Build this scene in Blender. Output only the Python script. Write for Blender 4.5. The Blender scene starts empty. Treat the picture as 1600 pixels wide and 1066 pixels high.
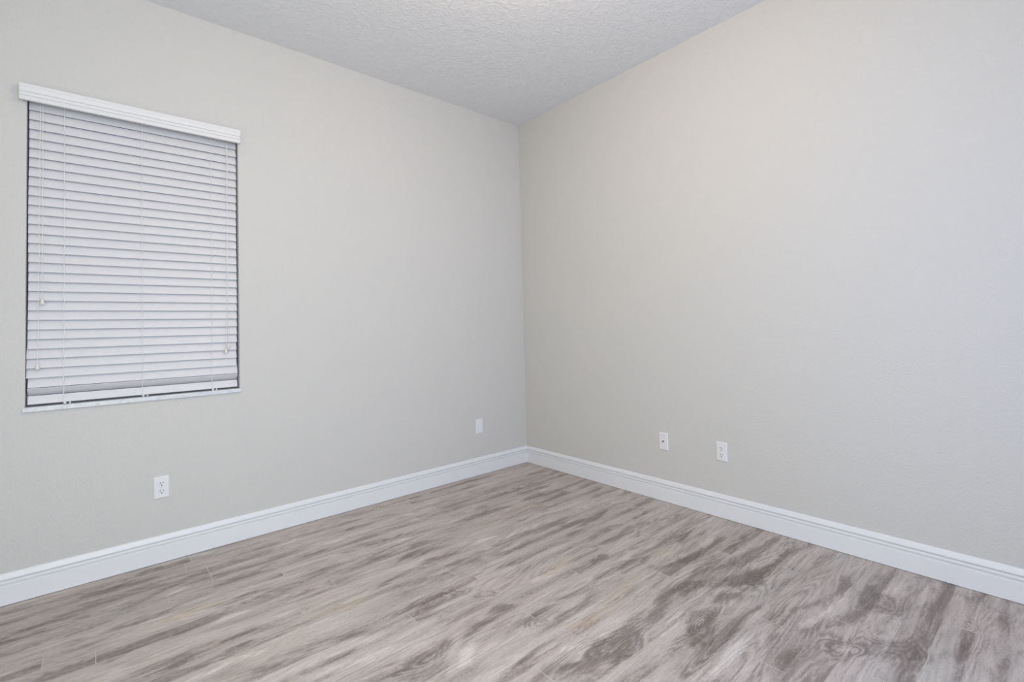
import bpy, bmesh, math
import numpy as np
from mathutils import Vector, Matrix

scene = bpy.context.scene
COL = scene.collection
R = math.radians

# ------------------------------------------------------------------ camera
CAM = (-2.68590, -3.05026, 1.11948)
YAW, PITCH, ROLL = 0.721769, 0.0332324, -0.0276156
FPX, CX, CY = 751.6717, 817.2328, 487.2601
fw = Vector((math.sin(YAW)*math.cos(PITCH), math.cos(YAW)*math.cos(PITCH), math.sin(PITCH)))
rt = Vector((math.cos(YAW), -math.sin(YAW), 0))
up = rt.cross(fw)
r2 = math.cos(ROLL)*rt + math.sin(ROLL)*up
u2 = -math.sin(ROLL)*rt + math.cos(ROLL)*up
cd = bpy.data.cameras.new('camera')
cam = bpy.data.objects.new('camera', cd)
COL.objects.link(cam)
m = Matrix.Identity(4)
for i in range(3):
    m[i][0] = r2[i]; m[i][1] = u2[i]; m[i][2] = -fw[i]; m[i][3] = CAM[i]
cam.matrix_world = m
cd.sensor_fit = 'HORIZONTAL'
cd.sensor_width = 36.0
cd.lens = FPX/1600*36.0
cd.shift_x = (800-CX)/1600
cd.shift_y = (CY-533)/1600
cd.clip_start = 0.02
scene.camera = cam

# ------------------------------------------------------------------ world, lights, exposure
w = bpy.data.worlds.new('world')
scene.world = w
w.use_nodes = True
bg = w.node_tree.nodes['Background']
bg.inputs[0].default_value = (0.10, 0.10, 0.42, 1)
bg.inputs[1].default_value = 0.30
scene.view_settings.view_transform = 'Standard'
scene.view_settings.look = 'None'
scene.view_settings.gamma = 1.0
scene.view_settings.use_curve_mapping = False
scene.view_settings.exposure = 0.0


def area(name, loc, rot, sx, sy, energy, color, shape='RECTANGLE'):
    ld = bpy.data.lights.new(name, 'AREA')
    ld.shape = shape
    ld.size = sx
    if shape in ('RECTANGLE', 'ELLIPSE'):
        ld.size_y = sy
    ld.energy = energy
    ld.color = color
    o = bpy.data.objects.new(name, ld)
    o.location = loc
    o.rotation_euler = rot
    COL.objects.link(o)
    return o


# the room's ceiling lamp (just behind the top of the picture) and daylight
# coming in by the openings in the two walls behind the camera, plus an added fill
gl = bpy.data.lights.new('ceiling_lamp', 'POINT')
gl.energy = 60*0.39
gl.color = (1.0, 0.76, 0.55)
gl.shadow_soft_size = 0.12
go = bpy.data.objects.new('ceiling_lamp', gl)
go.location = (-1.55, -1.85, 2.58)
COL.objects.link(go)
area('daylight_south', (-2.2, -3.96, 1.35), (R(90), 0, 0), 2.2, 1.9, 60*1.07, (0.25, 0.455, 1.0))
area('fill_south', (-2.8, -3.97, 1.35), (R(90), 0, 0), 1.1, 1.9, 60*0.80, (1.0, 0.95, 0.50))  # yellow fill light added in the south opening to balance the blue daylight
area('daylight_west', (-3.66, -2.55, 1.45), (0, R(-90), 0), 1.5, 1.9, 60*0.35, (0.98, 0.95, 0.70))

# ------------------------------------------------------------------ helpers


def mat(name, color, rough=0.5, spec=0.5, metallic=0.0):
    ma = bpy.data.materials.new(name)
    ma.use_nodes = True
    b = ma.node_tree.nodes['Principled BSDF']
    b.inputs['Base Color'].default_value = (*color, 1)
    b.inputs['Roughness'].default_value = rough
    b.inputs['Specular IOR Level'].default_value = spec
    b.inputs['Metallic'].default_value = metallic
    return ma


class NT:
    """small node-tree writer"""

    def __init__(s, ma):
        s.t = ma.node_tree
        s.b = s.t.nodes['Principled BSDF']

    def n(s, typ, **kw):
        nd = s.t.nodes.new(typ)
        for k, v in kw.items():
            setattr(nd, k, v)
        return nd

    def plug(s, inp, v):
        if isinstance(v, bpy.types.NodeSocket):
            s.t.links.new(v, inp)
        else:
            inp.default_value = v

    def math(s, op, a, b=0.0, c=0.0, clamp=False):
        nd = s.n('ShaderNodeMath', operation=op, use_clamp=clamp)
        s.plug(nd.inputs[0], a)
        s.plug(nd.inputs[1], b)
        s.plug(nd.inputs[2], c)
        return nd.outputs[0]

    def comb(s, x, y, z=0.0):
        nd = s.n('ShaderNodeCombineXYZ')
        for i, v in enumerate((x, y, z)):
            s.plug(nd.inputs[i], v)
        return nd.outputs[0]

    def noise(s, vec, scale, detail=2.0, rough=0.5, dist=0.0):
        nd = s.n('ShaderNodeTexNoise')
        s.plug(nd.inputs['Vector'], vec)
        nd.inputs['Scale'].default_value = scale
        nd.inputs['Detail'].default_value = detail
        nd.inputs['Roughness'].default_value = rough
        nd.inputs['Distortion'].default_value = dist
        return nd.outputs[0]

    def rng(s, v, a, b, c, d, smooth=False):
        nd = s.n('ShaderNodeMapRange')
        if smooth:
            nd.interpolation_type = 'SMOOTHSTEP'
        s.plug(nd.inputs[0], v)
        for i, x in enumerate((a, b, c, d)):
            s.plug(nd.inputs[i+1], x)
        return nd.outputs[0]

    def mix(s, f, a, b, mode='MIX'):
        nd = s.n('ShaderNodeMix', data_type='RGBA', blend_type=mode)
        s.plug(nd.inputs[0], f)
        s.plug(nd.inputs[6], a)
        s.plug(nd.inputs[7], b)
        return nd.outputs[2]

    def bump(s, h, strength, dist):
        nd = s.n('ShaderNodeBump')
        s.plug(nd.inputs['Height'], h)
        nd.inputs['Strength'].default_value = strength
        nd.inputs['Distance'].default_value = dist
        s.t.links.new(nd.outputs[0], s.b.inputs['Normal'])

    def obj(s):
        return s.n('ShaderNodeTexCoord').outputs['Object']


def link(name, bm, ma, parent=None, smooth=False, kind=None):
    me = bpy.data.meshes.new(name)
    bm.normal_update()
    bm.to_mesh(me)
    bm.free()
    if ma:
        me.materials.append(ma)
    if smooth:
        for p in me.polygons:
            p.use_smooth = True
    o = bpy.data.objects.new(name, me)
    COL.objects.link(o)
    if parent:
        o.parent = parent
        o.matrix_parent_inverse = Matrix.Identity(4)
        o.location = -parent.location if parent.type == 'EMPTY' else (0, 0, 0)
    if kind:
        o['kind'] = kind
    return o


def empty(name, loc, label, cat, group=None):
    o = bpy.data.objects.new(name, None)
    o.location = loc
    o.empty_display_size = 0.05
    COL.objects.link(o)
    o['label'] = label
    o['category'] = cat
    if group:
        o['group'] = group
    return o


def box(bm, x0, x1, y0, y1, z0, z1, bev=0.0):
    b = bmesh.new()
    vs = [b.verts.new((x, y, z)) for x in (x0, x1) for y in (y0, y1) for z in (z0, z1)]
    for f in ((0, 1, 3, 2), (4, 6, 7, 5), (0, 4, 5, 1), (2, 3, 7, 6), (0, 2, 6, 4), (1, 5, 7, 3)):
        b.faces.new([vs[i] for i in f])
    bmesh.ops.recalc_face_normals(b, faces=b.faces)
    if bev:
        bmesh.ops.bevel(b, geom=list(b.edges), offset=bev, segments=2, profile=0.6, affect='EDGES')
    join(bm, b)


def join(bm, b, mtx=None):
    if mtx is not None:
        bmesh.ops.transform(b, matrix=mtx, verts=b.verts)
    tmp = bpy.data.meshes.new('tmp')
    b.to_mesh(tmp)
    b.free()
    bm.from_mesh(tmp)
    bpy.data.meshes.remove(tmp)


def extrude_x(prof, x0, x1, cut0=None, cut1=None):
    """closed (y,z) profile swept along x; cut functions give a per-point x"""
    bm = bmesh.new()
    a = [bm.verts.new((x0 if cut0 is None else cut0(y), y, z)) for y, z in prof]
    c = [bm.verts.new((x1 if cut1 is None else cut1(y), y, z)) for y, z in prof]
    n = len(prof)
    for i in range(n):
        j = (i+1) % n
        bm.faces.new((a[i], a[j], c[j], c[i]))
    bm.faces.new(a[::-1])
    bm.faces.new(c)
    bmesh.ops.recalc_face_normals(bm, faces=bm.faces)
    return bm


def tube(bm, pts, r, seg=8):
    b = bmesh.new()
    rings = []
    for i, p in enumerate(pts):
        p = Vector(p)
        d = (Vector(pts[min(i+1, len(pts)-1)])-Vector(pts[max(i-1, 0)])).normalized()
        s = d.cross(Vector((0.3, 1, 0.1))).normalized()
        t = d.cross(s)
        rad = r[i] if isinstance(r, (list, tuple)) else r
        rings.append([b.verts.new(p+(s*math.cos(k*2*math.pi/seg)+t*math.sin(k*2*math.pi/seg))*rad) for k in range(seg)])
    for q, p in zip(rings, rings[1:]):
        for k in range(seg):
            b.faces.new((q[k], q[(k+1) % seg], p[(k+1) % seg], p[k]))
    b.faces.new(rings[0][::-1])
    b.faces.new(rings[-1])
    bmesh.ops.recalc_face_normals(b, faces=b.faces)
    join(bm, b)


# ------------------------------------------------------------------ materials
WALL_COL = (0.605, 0.59, 0.562)


def wall_material():
    ma = mat('wall_paint', WALL_COL, 0.72, 0.3)
    t = NT(ma)
    c = t.obj()
    n1 = t.noise(c, 95, 2.0, 0.5, 0.3)
    n2 = t.noise(c, 38, 2.0, 0.5, 0.5)
    h = t.math('ADD', t.rng(n1, .42, .66, 0, 1, True), t.math('MULTIPLY', n2, 0.8))
    t.bump(h, 0.26, 0.0022)
    return ma


def ceiling_material():
    ma = mat('ceiling_paint', (0.75, 0.755, 0.765), 0.85, 0.2)
    t = NT(ma)
    c = t.obj()
    n1 = t.noise(c, 34, 3.0, 0.55, 0.8)
    n2 = t.noise(c, 80, 2.0, 0.5, 0.3)
    h = t.math('ADD', t.rng(n1, .45, .60, 0, 1, True), t.math('MULTIPLY', n2, 0.5))
    t.bump(h, 0.4, 0.004)
    return ma


M_WALL = wall_material()
M_CEIL = ceiling_material()
M_TRIM = mat('white_semigloss_trim', (0.765, 0.765, 0.775), 0.38, 0.5)
M_WHITE = mat('white_frame', (0.75, 0.75, 0.76), 0.4)
M_PLATE = mat('white_plate_plastic', (0.76, 0.755, 0.765), 0.3)
M_DARK = mat('dark_slot', (0.06, 0.06, 0.06), 0.6)
M_METAL = mat('brass_contact', (0.35, 0.33, 0.30), 0.35, 0.5, 0.9)
M_CORD = mat('white_cord', (0.80, 0.79, 0.77), 0.7)
M_TASSEL = mat('cream_tassel', (0.74, 0.71, 0.66), 0.4)


def slat_material(name, col):
    ma = mat(name, col, 0.45, 0.4)
    t = NT(ma)
    sp = t.n('ShaderNodeSeparateXYZ')
    t.plug(sp.inputs[0], t.n('ShaderNodeNewGeometry').outputs['Position'])
    n = t.noise(t.comb(t.math('MULTIPLY', sp.outputs[0], 9), t.math('MULTIPLY', sp.outputs[1], 400), t.math('MULTIPLY', sp.outputs[2], 400)), 1.0, 3)
    t.plug(t.b.inputs['Base Color'], t.mix(t.rng(n, .35, .7, 0, 1), (col[0]*.97, col[1]*.97, col[2]*.97, 1), (*col, 1)))
    t.bump(n, 0.15, 0.001)
    return ma


M_SLAT = slat_material('white_slat', (0.70, 0.69, 0.70))
M_VAL = slat_material('white_valance', (0.735, 0.73, 0.725))


def marble_material():
    ma = mat('marble_sill', (0.66, 0.665, 0.67), 0.3)
    t = NT(ma)
    n = t.noise(t.obj(), 14, 5, 0.6, 1.6)
    v = t.rng(t.math('ABSOLUTE', t.math('SUBTRACT', n, 0.5)), 0.0, 0.06, 1, 0, True)
    t.plug(t.b.inputs['Base Color'], t.mix(t.math('MULTIPLY', v, .45), (0.66, 0.665, 0.67, 1), (0.42, 0.44, 0.48, 1)))
    return ma


M_SILL = marble_material()
M_GLASS = mat('window_glass', (1, 1, 1), 0.0)
M_GLASS.node_tree.nodes['Principled BSDF'].inputs['Transmission Weight'].default_value = 1.0
M_GLASS.node_tree.nodes['Principled BSDF'].inputs['IOR'].default_value = 1.45

# floor: grey-brown laminate; planks run along x
ROW, Y0 = 0.0955, -0.112


def floor_material():
    ma = mat('laminate_planks', (0.4, 0.36, 0.33), 0.42, 0.45)
    t = NT(ma)
    sp = t.n('ShaderNodeSeparateXYZ')
    t.plug(sp.inputs[0], t.obj())
    x, y = sp.outputs[0], sp.outputs[1]
    tone = t.n('ShaderNodeAttribute', attribute_name='tone').outputs['Fac']
    warm = t.n('ShaderNodeAttribute', attribute_name='warm').outputs['Fac']
    fig = t.n('ShaderNodeAttribute', attribute_name='figure').outputs['Fac']
    v = t.math('DIVIDE', t.math('SUBTRACT', Y0, y), ROW)
    row = t.math('FLOOR', v)
    fv = t.math('FRACT', v)
    wn = t.n('ShaderNodeTexWhiteNoise', noise_dimensions='1D')
    t.plug(wn.inputs['W'], t.math('ADD', row, 0.37))
    u = t.math('DIVIDE', t.math('ADD', x, t.math('MULTIPLY', wn.outputs[0], 1.2)), 1.2)
    colm = t.math('FLOOR', u)
    fu = t.math('FRACT', u)
    w2 = t.n('ShaderNodeTexWhiteNoise', noise_dimensions='2D')
    t.plug(w2.inputs['Vector'], t.comb(row, colm))
    rnd = w2.outputs[0]
    # the figure runs across strips: three strips printed on one board share most of it
    off = t.math('MULTIPLY', rnd, 3.0)
    gx = t.math('ADD', x, off)
    # slow sideways wander of the grain
    warp = t.noise(t.comb(t.math('MULTIPLY', x, 6.5), t.math('MULTIPLY', y, 9.0), 2.2), 1.0, 2.0, 0.5)
    ywarp = t.math('ADD', y, t.math('MULTIPLY', t.math('SUBTRACT', warp, 0.5), 0.026))
    ywarp = t.math('ADD', ywarp, t.math('MULTIPLY', fig, 0.018))
    # fibres
    fib = t.noise(t.comb(t.math('MULTIPLY', gx, 6.0), t.math('MULTIPLY', ywarp, 150.0), off), 1.0, 4.0, 0.66)
    fine = t.noise(t.comb(t.math('MULTIPLY', gx, 45.0), t.math('MULTIPLY', ywarp, 300.0), 2.0), 1.0, 2.0, 0.6)
    mott = t.noise(t.comb(t.math('MULTIPLY', gx, 60.0), t.math('MULTIPLY', y, 105.0), 0.0), 1.0, 3.0, 0.7)
    jag = t.math('ADD', t.math('MULTIPLY', t.math('SUBTRACT', fib, 0.5), 0.30), t.math('MULTIPLY', t.math('SUBTRACT', mott, 0.5), 0.30))
    # growth rings: contour lines of a stretched field plus the knots' own bumps
    field = t.noise(t.comb(t.math('MULTIPLY', gx, 1.2), t.math('MULTIPLY', ywarp, 9.0), t.math('MULTIPLY', rnd, 0.6)), 1.0, 1.0, 0.4)
    field = t.math('ADD', field, t.math('MULTIPLY', fig, 0.17))
    brk = t.math('SUBTRACT', t.noise(t.comb(t.math('MULTIPLY', x, 7.0), t.math('MULTIPLY', ywarp, 55.0), 4.4), 1.0, 2.0, 0.55), 0.5)
    ring = t.math('SINE', t.math('ADD', t.math('MULTIPLY', field, 115.0), t.math('ADD', t.math('MULTIPLY', jag, 3.0), t.math('MULTIPLY', brk, 9.0))))
    ringamp = t.noise(t.comb(t.math('MULTIPLY', gx, 2.5), t.math('MULTIPLY', y, 12.0), 3.1), 1.0, 1.0)
    ringamp = t.math('ADD', t.rng(ringamp, .4, .65, 0.04, 0.12), t.math('MULTIPLY', fig, 0.05))
    # dark heartwood streaks, a finger wide, with frayed edges
    strk = t.noise(t.comb(t.math('MULTIPLY', x, 2.8), t.math('MULTIPLY', ywarp, 24.0), 1.7), 1.0, 4.0, 0.55)
    dark = t.rng(t.math('ADD', strk, t.math('MULTIPLY', jag, 0.40)), .51, .63, 0, 1, True)
    lite = t.rng(t.math('ADD', strk, t.math('MULTIPLY', jag, -0.3)), .47, .32, 0, 1, True)
    bro = t.noise(t.comb(t.math('MULTIPLY', x, 1.3), t.math('MULTIPLY', y, 4.0), 5.3), 1.0, 2.0, 0.5)
    s = t.math('SUBTRACT', 0.61, t.math('MULTIPLY', dark, 0.13))
    # each strip carries its own dark band, ending sharply at the strip's edge
    bp = t.math('ADD', fv, t.math('ADD', t.math('MULTIPLY', t.math('SUBTRACT', warp, 0.5), 1.5), t.math('MULTIPLY', jag, 1.1)))
    band = t.math('MULTIPLY', t.rng(bp, .38, .72, 0, 1, True), t.rng(fv, .90, 1.0, 1, 0.15, True))
    bamp = t.noise(t.comb(t.math('MULTIPLY', gx, 2.6), t.math('MULTIPLY', row, 3.7), off), 1.0, 1.0, 0.5)
    band = t.math('MULTIPLY', band, t.rng(bamp, .40, .60, 0, 1, True))
    s = t.math('SUBTRACT', s, t.math('MULTIPLY', band, 0.24))
    s = t.math('ADD', s, t.math('MULTIPLY', lite, 0.14))
    s = t.math('ADD', s, t.math('MULTIPLY', ring, ringamp))
    s = t.math('ADD', s, t.math('MULTIPLY', t.math('SUBTRACT', fib, 0.5), 0.40))
    s = t.math('ADD', s, t.math('MULTIPLY', t.math('SUBTRACT', fine, 0.5), 0.32))
    s = t.math('ADD', s, t.math('MULTIPLY', t.math('SUBTRACT', mott, 0.5), t.math('ADD', 0.34, t.math('MULTIPLY', t.math('MAXIMUM', dark, band), 0.35))))
    s = t.math('ADD', s, t.math('MULTIPLY', t.math('SUBTRACT', bro, 0.5), 0.25))
    s = t.math('ADD', s, t.math('MULTIPLY', t.math('SUBTRACT', rnd, 0.5), 0.13))
    s = t.math('ADD', s, t.n('ShaderNodeAttribute', attribute_name='broad_tone').outputs['Fac'])
    # measured features, frayed along the fibres
    fray = t.math('ADD', t.math('MULTIPLY', jag, 0.5), t.math('MULTIPLY', brk, 0.75))
    td = t.rng(t.math('SUBTRACT', t.math('MULTIPLY', tone, -1.0), fray), 0.02, 0.50, 0, 1)
    tl = t.rng(t.math('ADD', tone, fray), 0.06, 0.36, 0, 1)
    hasd = t.rng(tone, -0.015, -0.20, 0, 1)
    hasl = t.rng(tone, 0.015, 0.12, 0, 1)
    s = t.math('SUBTRACT', s, t.math('MULTIPLY', t.math('MULTIPLY', td, hasd), 0.30))
    s = t.math('ADD', s, t.math('MULTIPLY', t.math('MULTIPLY', tl, hasl), 0.34), clamp=True)
    ramp = t.n('ShaderNodeValToRGB')
    t.plug(ramp.inputs[0], s)
    cr = ramp.color_ramp
    pts = [(0.0, FLOOR_RAMP[0]), (0.28, FLOOR_RAMP[1]), (0.55, FLOOR_RAMP[2]), (0.8, FLOOR_RAMP[3]), (1.0, FLOOR_RAMP[4])]
    cr.elements[0].position = 0.0
    cr.elements[1].position = 1.0
    while len(cr.elements) < len(pts):
        cr.elements.new(0.5)
    for e, (p, c) in zip(cr.elements, pts):
        e.position = p
        e.color = (*c, 1)
    c = ramp.outputs[0]
    # hue drift: pinkish boards, greenish-grey boards, tan streaks
    hue = t.noise(t.comb(t.math('MULTIPLY', x, 1.7), t.math('MULTIPLY', y, 9.0), 9.0), 1.0, 1.5)
    c = t.mix(t.rng(hue, .42, .66, 0.0, 0.6, True), c, t.mix(1.0, c, (0.93, 1.01, 1.01, 1), 'MULTIPLY'))
    c = t.mix(t.math('MULTIPLY', warm, 0.9, clamp=True), c, t.mix(1.0, c, (1.06, 1.0, 0.88, 1), 'MULTIPLY'))
    # bevelled end joints: short light dashes, and faint long seams
    endj = t.rng(t.math('ABSOLUTE', t.math('SUBTRACT', fu, 0.5)), 0.4984, 0.4990, 0, 1)
    c = t.mix(t.math('MULTIPLY', endj, 0.6), c, (0.60, 0.56, 0.53, 1))
    seam = t.rng(t.math('ABSOLUTE', t.math('SUBTRACT', fv, 0.5)), 0.485, 0.497, 0, 1)
    c = t.mix(t.math('MULTIPLY', seam, 0.22), c, (0.17, 0.15, 0.14, 1))
    t.plug(t.b.inputs['Base Color'], c)
    t.plug(t.b.inputs['Roughness'], t.rng(s, 0, 1, 0.5, 0.4))
    t.bump(t.math('SUBTRACT', t.math('MULTIPLY', fib, 0.4), t.math('MULTIPLY', seam, 0.5)), 0.12, 0.001)
    return ma


FLOOR_RAMP = [(0.170, 0.136, 0.120), (0.265, 0.220, 0.199), (0.460, 0.396, 0.362), (0.590, 0.522, 0.482), (0.69, 0.63, 0.59)]
M_FLOOR = floor_material()

# features of the printed wood: kind, x, y, half length, angle, half width, strength
FEAT = [
('d',-1.582,-0.302,0.080,0.00,0.022,0.70),
('d',-1.831,-0.448,0.100,0.11,0.016,0.70),
('d',-1.637,-0.698,0.107,0.19,0.016,0.90),
('d',-1.521,-0.822,0.091,0.32,0.016,0.90),
('d',-0.911,-0.411,0.165,-0.09,0.014,0.60),
('d',-1.418,-0.589,0.134,0.04,0.016,0.60),
('d',-0.993,-0.787,0.106,-0.14,0.016,0.60),
('d',-0.924,-0.565,0.110,-0.18,0.012,0.60),
('d',-2.052,-0.700,0.136,0.12,0.022,0.90),
('d',-1.933,-0.819,0.155,-0.00,0.020,1.00),
('d',-1.721,-0.989,0.099,0.17,0.020,0.80),
('d',-1.451,-0.949,0.098,-0.05,0.020,1.00),
('d',-1.640,-1.088,0.146,-0.06,0.018,1.00),
('d',-1.355,-1.079,0.096,0.14,0.020,1.00),
('d',-1.919,-1.259,0.129,-0.20,0.026,1.10),
('d',-1.707,-1.294,0.177,0.04,0.020,0.60),
('d',-1.473,-1.498,0.043,-0.23,0.025,1.00),
('d',-1.875,-1.547,0.108,0.08,0.030,0.90),
('d',-1.856,-1.632,0.052,-0.09,0.030,0.80),
('d',-2.061,-1.334,0.058,0.24,0.018,0.90),
('d',-1.649,-1.550,0.083,0.17,0.025,0.90),
('d',-1.495,-1.506,0.064,-0.02,0.020,0.80),
('d',-0.592,-0.954,0.119,-0.10,0.016,1.00),
('d',-0.543,-1.171,0.163,0.14,0.022,1.00),
('d',-0.761,-1.083,0.123,0.00,0.014,0.90),
('d',-0.974,-1.259,0.124,-0.10,0.022,1.00),
('d',-1.156,-1.250,0.091,-0.10,0.020,0.80),
('d',-0.706,-1.416,0.210,-0.05,0.012,0.90),
('d',-0.542,-1.470,0.058,0.18,0.016,1.00),
('d',-0.880,-1.505,0.054,0.20,0.014,0.90),
('d',-0.815,-1.645,0.125,-0.03,0.020,0.80),
('d',-0.407,-1.659,0.112,-0.12,0.030,0.90),
('d',-0.556,-1.797,0.094,-0.02,0.030,1.00),
('d',-0.757,-1.763,0.087,-0.13,0.020,0.90),
('d',-1.162,-1.629,0.117,-0.24,0.022,1.00),
('d',-1.427,-1.642,0.110,-0.07,0.025,0.90),
('d',-0.999,-1.931,0.155,0.13,0.035,1.00),
('d',-1.354,-1.949,0.139,0.04,0.040,0.80),
('d',-1.532,-1.936,0.061,-0.26,0.035,0.80),
('d',-1.005,-2.102,0.118,0.05,0.035,0.60),
('d',-0.550,-2.062,0.171,-0.22,0.035,0.90),
('d',-0.765,-2.089,0.082,-0.18,0.035,0.80),
('d',-0.495,-1.946,0.094,-0.07,0.020,0.90),
('d',-0.793,-1.943,0.082,0.11,0.025,0.60),
('d',-1.553,-1.786,0.135,0.08,0.012,1.00),
('d',-0.865,-2.194,0.144,-0.01,0.012,1.00),
('d',-0.371,-2.126,0.155,-0.06,0.020,0.60),
('d',-0.142,-2.250,0.134,-0.14,0.030,0.60),
('d',-0.139,-2.117,0.109,-0.12,0.030,0.50),
('d',-0.587,-2.325,0.095,-0.29,0.020,0.80),
('d',-0.350,-2.376,0.103,-0.13,0.030,0.90),
('d',-0.225,-2.390,0.100,-0.04,0.030,0.60),
('d',-0.377,-2.523,0.088,-0.47,0.040,0.80),
('d',-0.738,-2.485,0.108,-0.18,0.030,0.40),
('d',-0.670,-2.610,0.077,-0.33,0.040,0.60),
('d',-0.521,-2.752,0.122,-0.36,0.030,0.60),
('d',-0.050,-2.581,0.089,-1.07,0.040,0.50),
('d',-0.941,-2.326,0.112,-0.13,0.030,0.60),
('d',-1.005,-2.395,0.092,-0.06,0.030,0.60),
('d',-2.669,-0.153,0.092,0.15,0.026,0.80),
('d',-2.868,-0.334,0.099,0.18,0.022,0.90),
('d',-2.915,-0.019,0.097,-0.38,0.030,0.60),
('d',-2.586,-0.393,0.067,0.10,0.018,0.80),
('d',-2.573,-0.572,0.040,0.05,0.012,0.80),
('d',-2.410,-0.533,0.089,0.03,0.016,0.90),
('d',-2.300,-0.311,0.089,-0.17,0.016,0.60),
('d',-2.447,-0.329,0.083,0.15,0.020,0.70),
('d',-2.438,-0.780,0.070,-0.01,0.016,0.80),
('d',-2.270,-0.967,0.114,-0.15,0.025,0.90),
('d',-2.727,-0.616,0.088,0.18,0.016,0.80),
('d',-2.647,-0.784,0.050,0.26,0.014,0.90),
('d',-2.865,-0.650,0.069,0.04,0.020,0.60),
('d',-2.474,-0.976,0.049,-0.07,0.020,0.80),
('d',-2.352,-1.033,0.099,0.09,0.016,0.70),
('d',-2.161,-0.664,0.086,-0.14,0.016,0.70),
('d',-2.103,-0.851,0.135,-0.02,0.014,0.70),
('d',-2.172,-1.216,0.095,0.28,0.030,0.50),
('d',-1.328,0.156,0.221,-0.03,0.014,0.40),
('d',-0.814,0.006,0.260,-0.06,0.014,0.50),
('d',-0.263,-0.275,0.227,-0.18,0.016,0.50),
('d',-0.178,-0.690,0.220,-0.05,0.016,0.50),
('d',-0.493,-0.663,0.205,-0.16,0.014,0.60),
('d',-0.335,-1.291,0.145,-0.06,0.016,0.50),
('d',-0.267,-1.714,0.132,-0.02,0.020,0.30),
('l',-1.923,-0.218,0.069,0.20,0.014,0.80),
('l',-1.731,-0.393,0.064,-0.28,0.014,1.00),
('l',-1.444,-0.646,0.059,-0.06,0.012,1.00),
('l',-1.086,-1.110,0.053,-0.03,0.012,0.90),
('l',-0.965,-0.987,0.090,0.19,0.016,1.00),
('l',-1.739,-1.628,0.060,0.28,0.030,1.00),
('l',-2.816,-0.491,0.039,0.17,0.014,1.00),
('l',-2.426,-0.396,0.054,0.18,0.014,1.00),
('l',-2.298,-0.789,0.061,0.00,0.018,1.00),
('l',-2.015,-1.394,0.131,-0.07,0.025,0.80),
('l',-1.739,-1.434,0.121,0.14,0.020,0.50),
('l',-1.442,-1.860,0.048,-0.21,0.020,0.70),
('l',-1.125,-2.105,0.060,-0.15,0.020,0.90),
('l',-0.385,-1.785,0.099,-0.08,0.020,0.90),
('l',-1.116,-2.243,0.147,-0.08,0.030,0.90),
('l',-0.597,-2.381,0.182,-0.09,0.030,0.80),
('l',-0.231,-2.553,0.253,0.06,0.020,0.80),
('l',-1.401,-1.921,0.092,-0.09,0.030,0.50),
('l',-1.083,-2.012,0.145,-0.03,0.030,0.50),
('l',-1.819,-1.232,0.136,0.01,0.015,0.60),
('l',-1.137,-1.436,0.145,-0.14,0.025,0.50),
('l',-0.775,-2.214,0.104,0.01,0.020,0.60),
('l',-0.161,-2.633,0.201,-0.00,0.020,0.50),
('l',-2.624,-0.333,0.074,0.16,0.012,0.50),
('l',-2.345,-1.107,0.113,-0.09,0.016,0.80),
('l',-1.449,-1.247,0.118,-0.03,0.020,0.50),
('w',-2.405,-0.637,0.102,-0.06,0.022,1.00),
('w',-1.923,-1.034,0.103,-0.10,0.022,1.00),
('w',-0.654,-0.746,0.206,-0.24,0.030,0.70),
('w',-1.084,-1.425,0.138,0.08,0.030,0.80),
('w',-1.059,-1.759,0.183,0.13,0.030,0.80),
('w',-1.312,-1.782,0.072,-0.01,0.030,0.80),
('w',-0.961,-0.787,0.219,-0.10,0.030,0.60),
('w',-0.628,-1.676,0.152,-0.06,0.025,0.60),
('k',-1.634,-1.282,0.104,-0.04,0.030,1.00),
('k',-1.857,-1.555,0.094,0.04,0.040,1.00),
('k',-1.460,-1.375,0.045,-0.20,0.020,0.80),
('k',-0.882,-1.503,0.048,-0.04,0.020,0.80),
('k',-0.817,-1.658,0.079,0.04,0.025,0.80),
('k',-0.802,-1.936,0.060,-0.10,0.025,0.90),
('k',-1.019,-2.102,0.099,0.11,0.040,1.10),
('k',-1.339,-1.956,0.100,0.09,0.050,1.00),
('k',-0.791,-2.504,0.057,-0.23,0.040,0.90),
('k',-0.668,-2.612,0.064,-0.40,0.050,0.90),
('k',-0.373,-2.527,0.040,-0.32,0.040,0.70),
('k',-0.096,-2.113,0.076,-0.10,0.040,0.80),
('k',-1.447,-1.668,0.036,-0.19,0.020,0.90),
('k',-1.665,-1.379,0.012,0.02,0.012,0.70),
('k',-0.766,-2.198,0.020,-0.20,0.012,0.70),
('k',-0.565,-2.065,0.075,-0.12,0.040,0.80),
('k',-0.322,-2.767,0.015,-0.25,0.020,0.60),
]

# ------------------------------------------------------------------ setting
H = 2.845
XW, YS = -3.60, -3.90      # walls behind the camera
TH = 0.20
WX0, WX1, WZ0, WZ1 = -2.934, -2.104, 0.828, 2.260   # window opening


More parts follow.
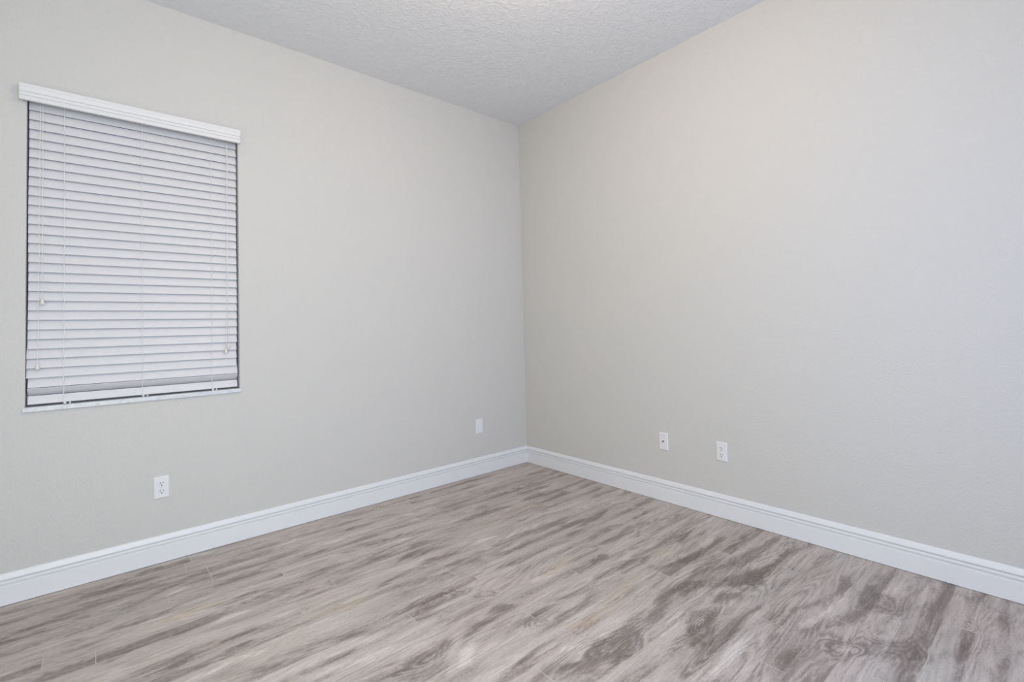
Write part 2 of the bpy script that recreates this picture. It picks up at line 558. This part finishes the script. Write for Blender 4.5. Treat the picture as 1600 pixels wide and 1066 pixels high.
def build_floor():
    xs = np.concatenate([np.linspace(XW-TH, -3.0, 8)[:-1], np.arange(-3.0, 0.0, .01), [0.0, TH]])
    ys = np.concatenate([np.linspace(YS-TH, -2.95, 10)[:-1], np.arange(-2.95, 0.0, .01), [0.0, TH]])
    X, Y = np.meshgrid(xs, ys, indexing='ij')
    nx, ny = X.shape
    co = np.stack([X, Y, np.zeros_like(X)], -1).reshape(-1, 3)
    idx = np.arange(nx*ny).reshape(nx, ny)
    q = np.stack([idx[:-1, :-1], idx[1:, :-1], idx[1:, 1:], idx[:-1, 1:]], -1).reshape(-1, 4)
    me = bpy.data.meshes.new('floor')
    me.vertices.add(len(co))
    me.vertices.foreach_set('co', co.ravel())
    me.loops.add(q.size)
    me.loops.foreach_set('vertex_index', q.ravel())
    me.polygons.add(len(q))
    me.polygons.foreach_set('loop_start', np.arange(0, q.size, 4))
    me.polygons.foreach_set('loop_total', np.full(len(q), 4))
    me.update(calc_edges=True)
    px, py = co[:, 0], co[:, 1]
    tone = np.zeros(len(co)); warm = np.zeros(len(co)); fig = np.zeros(len(co))
    for k, fx, fy, hl, an, hw, s in FEAT:
        dx, dy = px-fx, py-fy
        u = (dx*math.cos(an)+dy*math.sin(an))
        v = (-dx*math.sin(an)+dy*math.cos(an))
        hl = max(hl, .03)
        v = v + 0.5*hw*np.sin(u/max(hl, .06)*2.1+fx*9)
        if k == 'k':
            hl = max(hl, hw*1.5)
            d = np.sqrt((u/hl)**2+(v/hw)**2)
            fig += s*np.exp(-d**2*0.9)
            tone -= s*.30*np.exp(-(d-.95)**2*5) + s*.10*np.exp(-d**2)
        else:
            # long spindle with one blunt and one drawn-out end
            us = u/(hl*1.35)
            e = np.exp(-np.abs(us)**2.6*1.3)
            wid = hw*(0.55+0.45*np.exp(-us**2*2.0))
            g = e*np.exp(-np.abs(v/wid)**2.6)
            if k == 'd':
                tone -= 0.44*s*g
            elif k == 'l':
                tone += 0.34*s*g
            else:
                warm += s*g
                tone += 0.06*s*g
    broad_tone = -0.08*np.exp(-((px+0.75)/0.75)**2-((py+2.25)/0.55)**2)+0.05*np.exp(-((px+2.3)/0.6)**2-((py+0.9)/0.6)**2)  # smooth tone offset: one broad patch darker, another lighter, across all planks
    for nm, arr in (('broad_tone', broad_tone), ('tone', np.clip(tone, -.62, .5)), ('warm', warm), ('figure', fig)):
        a = me.attributes.new(nm, 'FLOAT', 'POINT')
        a.data.foreach_set('value', arr.astype(np.float32))
    me.materials.append(M_FLOOR)
    o = bpy.data.objects.new('floor', me)
    COL.objects.link(o)
    o['kind'] = 'structure'
    return o


build_floor()

bm = bmesh.new()
box(bm, XW-TH, TH, YS-TH, TH, H, H+0.1)
link('ceiling', bm, M_CEIL, kind='structure')


def holed_wall(name, u0, u1, hu0, hu1, hz0, hz1, place):
    """wall with one rectangular opening; place(u, d, z) -> point, d is depth 0..TH"""
    bm = bmesh.new()
    us, zs = (u0, hu0, hu1, u1), (0.0, hz0, hz1, H)
    g = {}
    for d in (0, TH):
        for i, u in enumerate(us):
            for j, z in enumerate(zs):
                g[d, i, j] = bm.verts.new(place(u, d, z))
    for d in (0, TH):
        for i in range(3):
            for j in range(3):
                if (i, j) != (1, 1):
                    bm.faces.new((g[d, i, j], g[d, i+1, j], g[d, i+1, j+1], g[d, i, j+1]))
    for a, b in (((1, 1), (2, 1)), ((2, 1), (2, 2)), ((2, 2), (1, 2)), ((1, 2), (1, 1))):
        bm.faces.new((g[0, *a], g[0, *b], g[TH, *b], g[TH, *a]))
    for a, b in (((0, 0), (1, 0)), ((1, 0), (2, 0)), ((2, 0), (3, 0)), ((0, 3), (1, 3)), ((1, 3), (2, 3)), ((2, 3), (3, 3)),
                 ((0, 0), (0, 1)), ((0, 1), (0, 2)), ((0, 2), (0, 3)), ((3, 0), (3, 1)), ((3, 1), (3, 2)), ((3, 2), (3, 3))):
        bm.faces.new((g[0, *a], g[0, *b], g[TH, *b], g[TH, *a]))
    bmesh.ops.recalc_face_normals(bm, faces=bm.faces)
    return link(name, bm, M_WALL, kind='structure')


holed_wall('wall_left', XW-TH, TH, WX0, WX1, WZ0-0.02, WZ1, lambda u, d, z: (u, d, z))
bm = bmesh.new()
box(bm, 0, TH, YS-TH, 0, 0, H)
link('wall_right', bm, M_WALL, kind='structure')
holed_wall('wall_west', YS-TH, 0, -3.4, -1.7, 0.5, 2.2, lambda u, d, z: (XW-d, u, z))
holed_wall('wall_south', XW, 0, -3.3, -1.1, 0.4, 2.2, lambda u, d, z: (u, YS-d, z))

# baseboards: ogee-topped profile (thickness, height), mitred in the corner
BB = [(0.0, 0.0018), (0.0155, 0.0018), (0.0160, 0.0025), (0.0160, 0.0800), (0.0150, 0.0822), (0.0080, 0.0842), (0.0076, 0.0876), (0.0132, 0.0898),
      (0.0150, 0.0930), (0.0144, 0.0985), (0.0128, 0.1012), (0.0042, 0.1030), (0.0038, 0.1054), (0.0112, 0.1074), (0.0120, 0.1095),
      (0.0098, 0.1180), (0.0066, 0.1280), (0.0040, 0.1322), (0.0, 0.1328)]
bm = extrude_x([(-t, z) for t, z in BB], XW, 0, None, lambda y: y)
link('baseboard_left', bm, M_TRIM, kind='structure')
bm = extrude_x([(-t, z) for t, z in BB], YS, 0, None, lambda y: y)
bmesh.ops.transform(bm, matrix=Matrix(((0, 1, 0, 0), (1, 0, 0, 0), (0, 0, 1, 0), (0, 0, 0, 1))), verts=bm.verts)
bmesh.ops.recalc_face_normals(bm, faces=bm.faces)
link('baseboard_right', bm, M_TRIM, kind='structure')

# marble sill of the blind's window
bm = bmesh.new()
box(bm, WX0-0.007, WX1+0.006, -0.011, TH-0.02, WZ0-0.021, WZ0, 0.002)
link('trim_1', bm, M_SILL, kind='structure')

# the window behind the blind
win = bpy.data.objects.new('window_1', None)
win.location = ((WX0+WX1)/2, 0.15, WZ0)
win['kind'] = 'structure'
COL.objects.link(win)
bm = bmesh.new()
f = 0.035
for a in ((WX0, WX0+f, WZ0, WZ1), (WX1-f, WX1, WZ0, WZ1), (WX0+f, WX1-f, WZ0, WZ0+f), (WX0+f, WX1-f, WZ1-f, WZ1),
          (WX0+f, WX1-f, 1.505, 1.545)):
    box(bm, a[0], a[1], 0.125, 0.165, a[2], a[3], 0.002)
link('window_frame', bm, M_WHITE, win)
for z0, z1 in ((WZ0+f, 1.505), (1.545, WZ1-f)):
    bm = bmesh.new()
    box(bm, WX0+f, WX1-f, 0.143, 0.148, z0, z1)
    link('window_pane', bm, M_GLASS, win)

# ------------------------------------------------------------------ the blind
BX0, BX1 = WX0+0.0055, WX1-0.0065
blind = empty('window_blind', ((BX0+BX1)/2, 0.03, WZ0),
              'closed white faux-wood slatted blind with valance filling the window on the left wall', 'window blind')

# valance: moulded board with returns, outside the opening
VX0, VX1 = -2.9555, -2.0985
VZ0, VZ1 = 2.1925, 2.2655
vp = [(-0.022, VZ0), (-0.0335, VZ0), (-0.0355, VZ0+.003), (-0.0355, VZ0+.017), (-0.0340, VZ0+.0185), (-0.0310, VZ0+.0205), (-0.0340, VZ0+.0225),
      (-0.0345, VZ0+.034), (-0.0312, VZ0+.0365), (-0.0350, VZ0+.039), (-0.0360, VZ0+.046), (-0.0370, VZ0+.056), (-0.0385, VZ0+.0585),
      (-0.0385, VZ1-.002), (-0.0370, VZ1), (-0.022, VZ1)]
bm = extrude_x(vp, VX0, VX1)
box(bm, VX0, VX0+.010, -0.024, -0.0005, VZ0, VZ1)
box(bm, VX1-.010, VX1, -0.024, -0.0005, VZ0, VZ1)
link('valance', bm, M_VAL, blind)

bm = bmesh.new()
box(bm, BX0, BX1, 0.006, 0.060, WZ1-0.039, WZ1-0.001, 0.002)
link('headrail', bm, M_SLAT, blind)

# slats: 50 mm, slightly crowned, room edge down
SL, PITCH_Z, TILT = 0.0475, 0.04348, R(70.5)
YC = 0.034


def slat_bm(tilt):
    prof = []
    for i in range(7):
        u = -SL/2+SL*i/6
        prof.append((u, 0.0018+0.0014*(1-(2*u/SL)**2)))
    for i in range(6, -1, -1):
        u = -SL/2+SL*i/6
        prof.append((u, -0.0018+0.0014*(1-(2*u/SL)**2)))
    c, s = math.cos(tilt), math.sin(tilt)
    # u axis: towards the window and up; crown faces the room
    return extrude_x([(u*c-v*s, u*s+v*c) for u, v in prof], BX0, BX1)


dzc = SL/2*math.sin(TILT)
base = None
for k in range(0, 30):
    zlow = 2.1715-PITCH_Z*k
    jit = 0.0012*math.sin(k*12.9898)
    if base is None:
        base = link('slat', slat_bm(TILT), M_SLAT, blind)
        o = base
    else:
        o = base.copy()
        COL.objects.link(o)
        o.parent = blind
    xs = jit*0.8
    if k in (26, 27, 28):
        xs = -0.0035
    if k == 29:
        xs = 0.0008
    o.location = Vector((xs, YC, zlow+dzc))-blind.location
# last slat lies flipped on the bottom rail, its room edge up
o = link('slat', slat_bm(R(180-43)), M_SLAT, blind)
o.location = Vector((0, YC+.002, 0.8915))-blind.location
# bottom rail
b = bmesh.new()
box(b, BX0, BX1, -0.006, 0.006, -0.0195, 0.0195, 0.0025)
o = link('bottom_rail', b, M_SLAT, blind)
o.rotation_euler = (R(-17), 0, 0)
o.location = Vector((0, YC, 0.8545))-blind.location

# ladder strings, with a button under the rail
yf = YC-math.cos(TILT)*SL/2-0.003
for lx in (-2.811, -2.5265, -2.2305):
    bm = bmesh.new()
    pts = [(lx, yf-.001, WZ1-.041)]
    for k in range(30):
        z = 2.1715-PITCH_Z*k
        pts.append((lx+0.0012*math.sin(k*2.1+lx), yf-.0008, z))
        if k < 29:
            pts.append((lx+0.0012*math.sin(k*1.3+lx*3), yf+.001, z-PITCH_Z*.5))
    pts += [(lx, yf-.002, 0.905), (lx, yf-.001, 0.882), (lx, yf+0.0, 0.845), (lx, yf+.006, 0.8335)]
    tube(bm, pts, 0.0013, 6)
    lo = link('ladder_cord', bm, M_CORD, blind)
    bm = bmesh.new()
    tube(bm, [(lx+.004, yf+.004, 0.8292), (lx+.004, yf+.004, 0.8365)], 0.0055, 10)
    link('cord_button', bm, M_CORD, blind)
    bm = bmesh.new()
    tube(bm, [(lx+.021, yf+.004, 0.8292), (lx+.021, yf+.004, 0.8355)], 0.0035, 10)
    link('cord_button', bm, M_CORD, blind)


def pull(name, x0, x1, z1):
    bm = bmesh.new()
    n = 14
    pts = [(x0+(x1-x0)*(i/n)**1.5+0.0010*math.sin(i*1.7+x0*50), yf-.010-0.002*math.sin(i*.9), 2.195-(2.195-z1)*i/n) for i in range(n+1)]
    tube(bm, pts, 0.0012, 6)
    c = link(name, bm, M_CORD, blind)
    bm = bmesh.new()
    p = pts[-1]
    tube(bm, [(p[0], p[1], z1+.004), (p[0], p[1], z1+.002), (p[0], p[1], z1-.006), (p[0], p[1], z1-.020), (p[0], p[1], z1-.026), (p[0], p[1], z1-.0275)],
         [0.002, 0.004, 0.0055, 0.0082, 0.0072, 0.004], 12)
    t = link('tassel', bm, M_TASSEL, c, smooth=True)


pull('tilt_cord', -2.8915, -2.8955, 1.018)
pull('tilt_cord', -2.8830, -2.8810, 1.310)
pull('lift_cord', -2.1585, -2.1540, 1.078)
pull('lift_cord', -2.1545, -2.1660, 1.050)

# ------------------------------------------------------------------ wall plates


def rounded_rect(w, h, r, n=5):
    pts = []
    for cx, cy, a0 in ((w/2-r, h/2-r, 0), (-w/2+r, h/2-r, 90), (-w/2+r, -h/2+r, 180), (w/2-r, -h/2+r, 270)):
        for i in range(n+1):
            a = R(a0+90*i/n)
            pts.append((cx+r*math.cos(a), cy+r*math.sin(a)))
    return pts


def slab(layers):
    """stack of outlines [(pts, depth)] -> closed solid; local x right, y up, z out of the wall"""
    bm = bmesh.new()
    rings = [[bm.verts.new((x, y, d)) for x, y in pts] for pts, d in layers]
    n = len(rings[0])
    for a, b in zip(rings, rings[1:]):
        for i in range(n):
            bm.faces.new((a[i], a[(i+1) % n], b[(i+1) % n], b[i]))
    bm.faces.new(rings[0][::-1])
    bm.faces.new(rings[-1])
    bmesh.ops.recalc_face_normals(bm, faces=bm.faces)
    return bm


PW, PH = 0.0645, 0.1095


def frame_for(wall, u, z):
    if wall == 'left':      # wall plane y=0, facing -y
        return Matrix(((1, 0, 0, u), (0, 0, -1, 0), (0, 1, 0, z), (0, 0, 0, 1)))
    return Matrix(((0, 0, -1, 0), (-1, 0, 0, u), (0, 1, 0, z), (0, 0, 0, 1)))   # wall plane x=0, facing -x


def put(name, bm, ma, root, fr, dx=0, dy=0, dz=0, parent=None, smooth=False):
    bmesh.ops.transform(bm, matrix=fr @ Matrix.Translation((dx, dy, dz)), verts=bm.verts)
    bmesh.ops.recalc_face_normals(bm, faces=bm.faces)
    return link(name, bm, ma, parent or root, smooth)


def plate(root, fr):
    return put('cover_plate', slab([(rounded_rect(PW, PH, .003), 0.0), (rounded_rect(PW, PH, .003), 0.0022),
                                    (rounded_rect(PW-.003, PH-.003, .003), 0.0042), (rounded_rect(PW-.010, PH-.010, .003), 0.0058)]), M_PLATE, root, fr)


def screw(root, fr, dy):
    o = put('screw', slab([(rounded_rect(.0062, .0062, .0030, 4), 0.0050), (rounded_rect(.0062, .0062, .0030, 4), 0.0064), (rounded_rect(.004, .004, .0019, 4), 0.0069)]),
            M_WHITE, root, fr, 0, dy)
    b = bmesh.new()
    box(b, -.0024, .0024, -.0004, .0004, .0066, .0071)
    put('screw_slot', b, M_DARK, root, fr, 0, dy, 0, parent=o)


def duplex(wall, u, z, label):
    fr = frame_for(wall, u, z)
    root = empty('power_outlet', (fr @ Vector((0, -PH/2, 0))), label, 'power outlet', 'duplex power outlets')
    plate(root, fr)
    for dy in (0.0192, -0.0192):
        # rounded receptacle face, flat at top and bottom
        pts = []
        for i in range(28):
            a = 2*math.pi*i/28
            pts.append((0.0168*math.cos(a), max(-.0138, min(.0138, 0.0168*math.sin(a)))))
        face = put('receptacle', slab([(pts, .0045), (pts, .0070), ([(x*.95, y*.95) for x, y in pts], .0076)]), M_PLATE, root, fr, 0, dy)
        for sx, hh in ((-.0063, .0046), (.0063, .0039)):
            b = bmesh.new()
            box(b, sx-.0012, sx+.0012, .0035-hh, .0035+hh, .0066, .0079)
            put('slot', b, M_DARK, root, fr, 0, dy, 0, parent=face)
        put('ground_hole', slab([(rounded_rect(.0054, .0056, .0026, 4), .0066), (rounded_rect(.0054, .0056, .0026, 4), .0079)]), M_DARK, root, fr, 0, dy-.0082, 0, parent=face)
    screw(root, fr, 0)


duplex('left', -2.4525, 0.3695, 'white duplex power outlet on the left wall below the blind')
duplex('right', -1.695, 0.3760, 'white duplex power outlet on the right wall, right of the coaxial jack plate')

fr = frame_for('right', -1.315, 0.3755)
root = empty('cable_jack', fr @ Vector((0, -PH/2, 0)), 'white coaxial cable wall plate with one small centre jack on the right wall', 'cable jack')
plate(root, fr)
hexa = [(.0062*math.cos(R(60*i)), .0062*math.sin(R(60*i))) for i in range(6)]
j = put('jack_nut', slab([(hexa, .0045), (hexa, .0080)]), M_METAL, root, fr, 0, .001)
c12 = [(.0044*math.cos(R(30*i)), .0044*math.sin(R(30*i))) for i in range(12)]
put('jack_barrel', slab([(c12, .0078), (c12, .0155)]), M_METAL, root, fr, 0, .001, 0, parent=j)
for dy in (.0415, -.0415):
    screw(root, fr, dy)

fr = frame_for('left', -0.4845, 0.3690)
root = empty('wall_plate', fr @ Vector((0, -PH/2, 0)), 'plain white rocker-style wall plate on the left wall close to the room corner', 'wall plate')
plate(root, fr)
put('insert', slab([(rounded_rect(.0335, .067, .002), .0045), (rounded_rect(.0335, .067, .002), .0064), (rounded_rect(.031, .0645, .002), .0072)]), M_PLATE, root, fr)
for dy in (.0483, -.0483):
    screw(root, fr, dy)
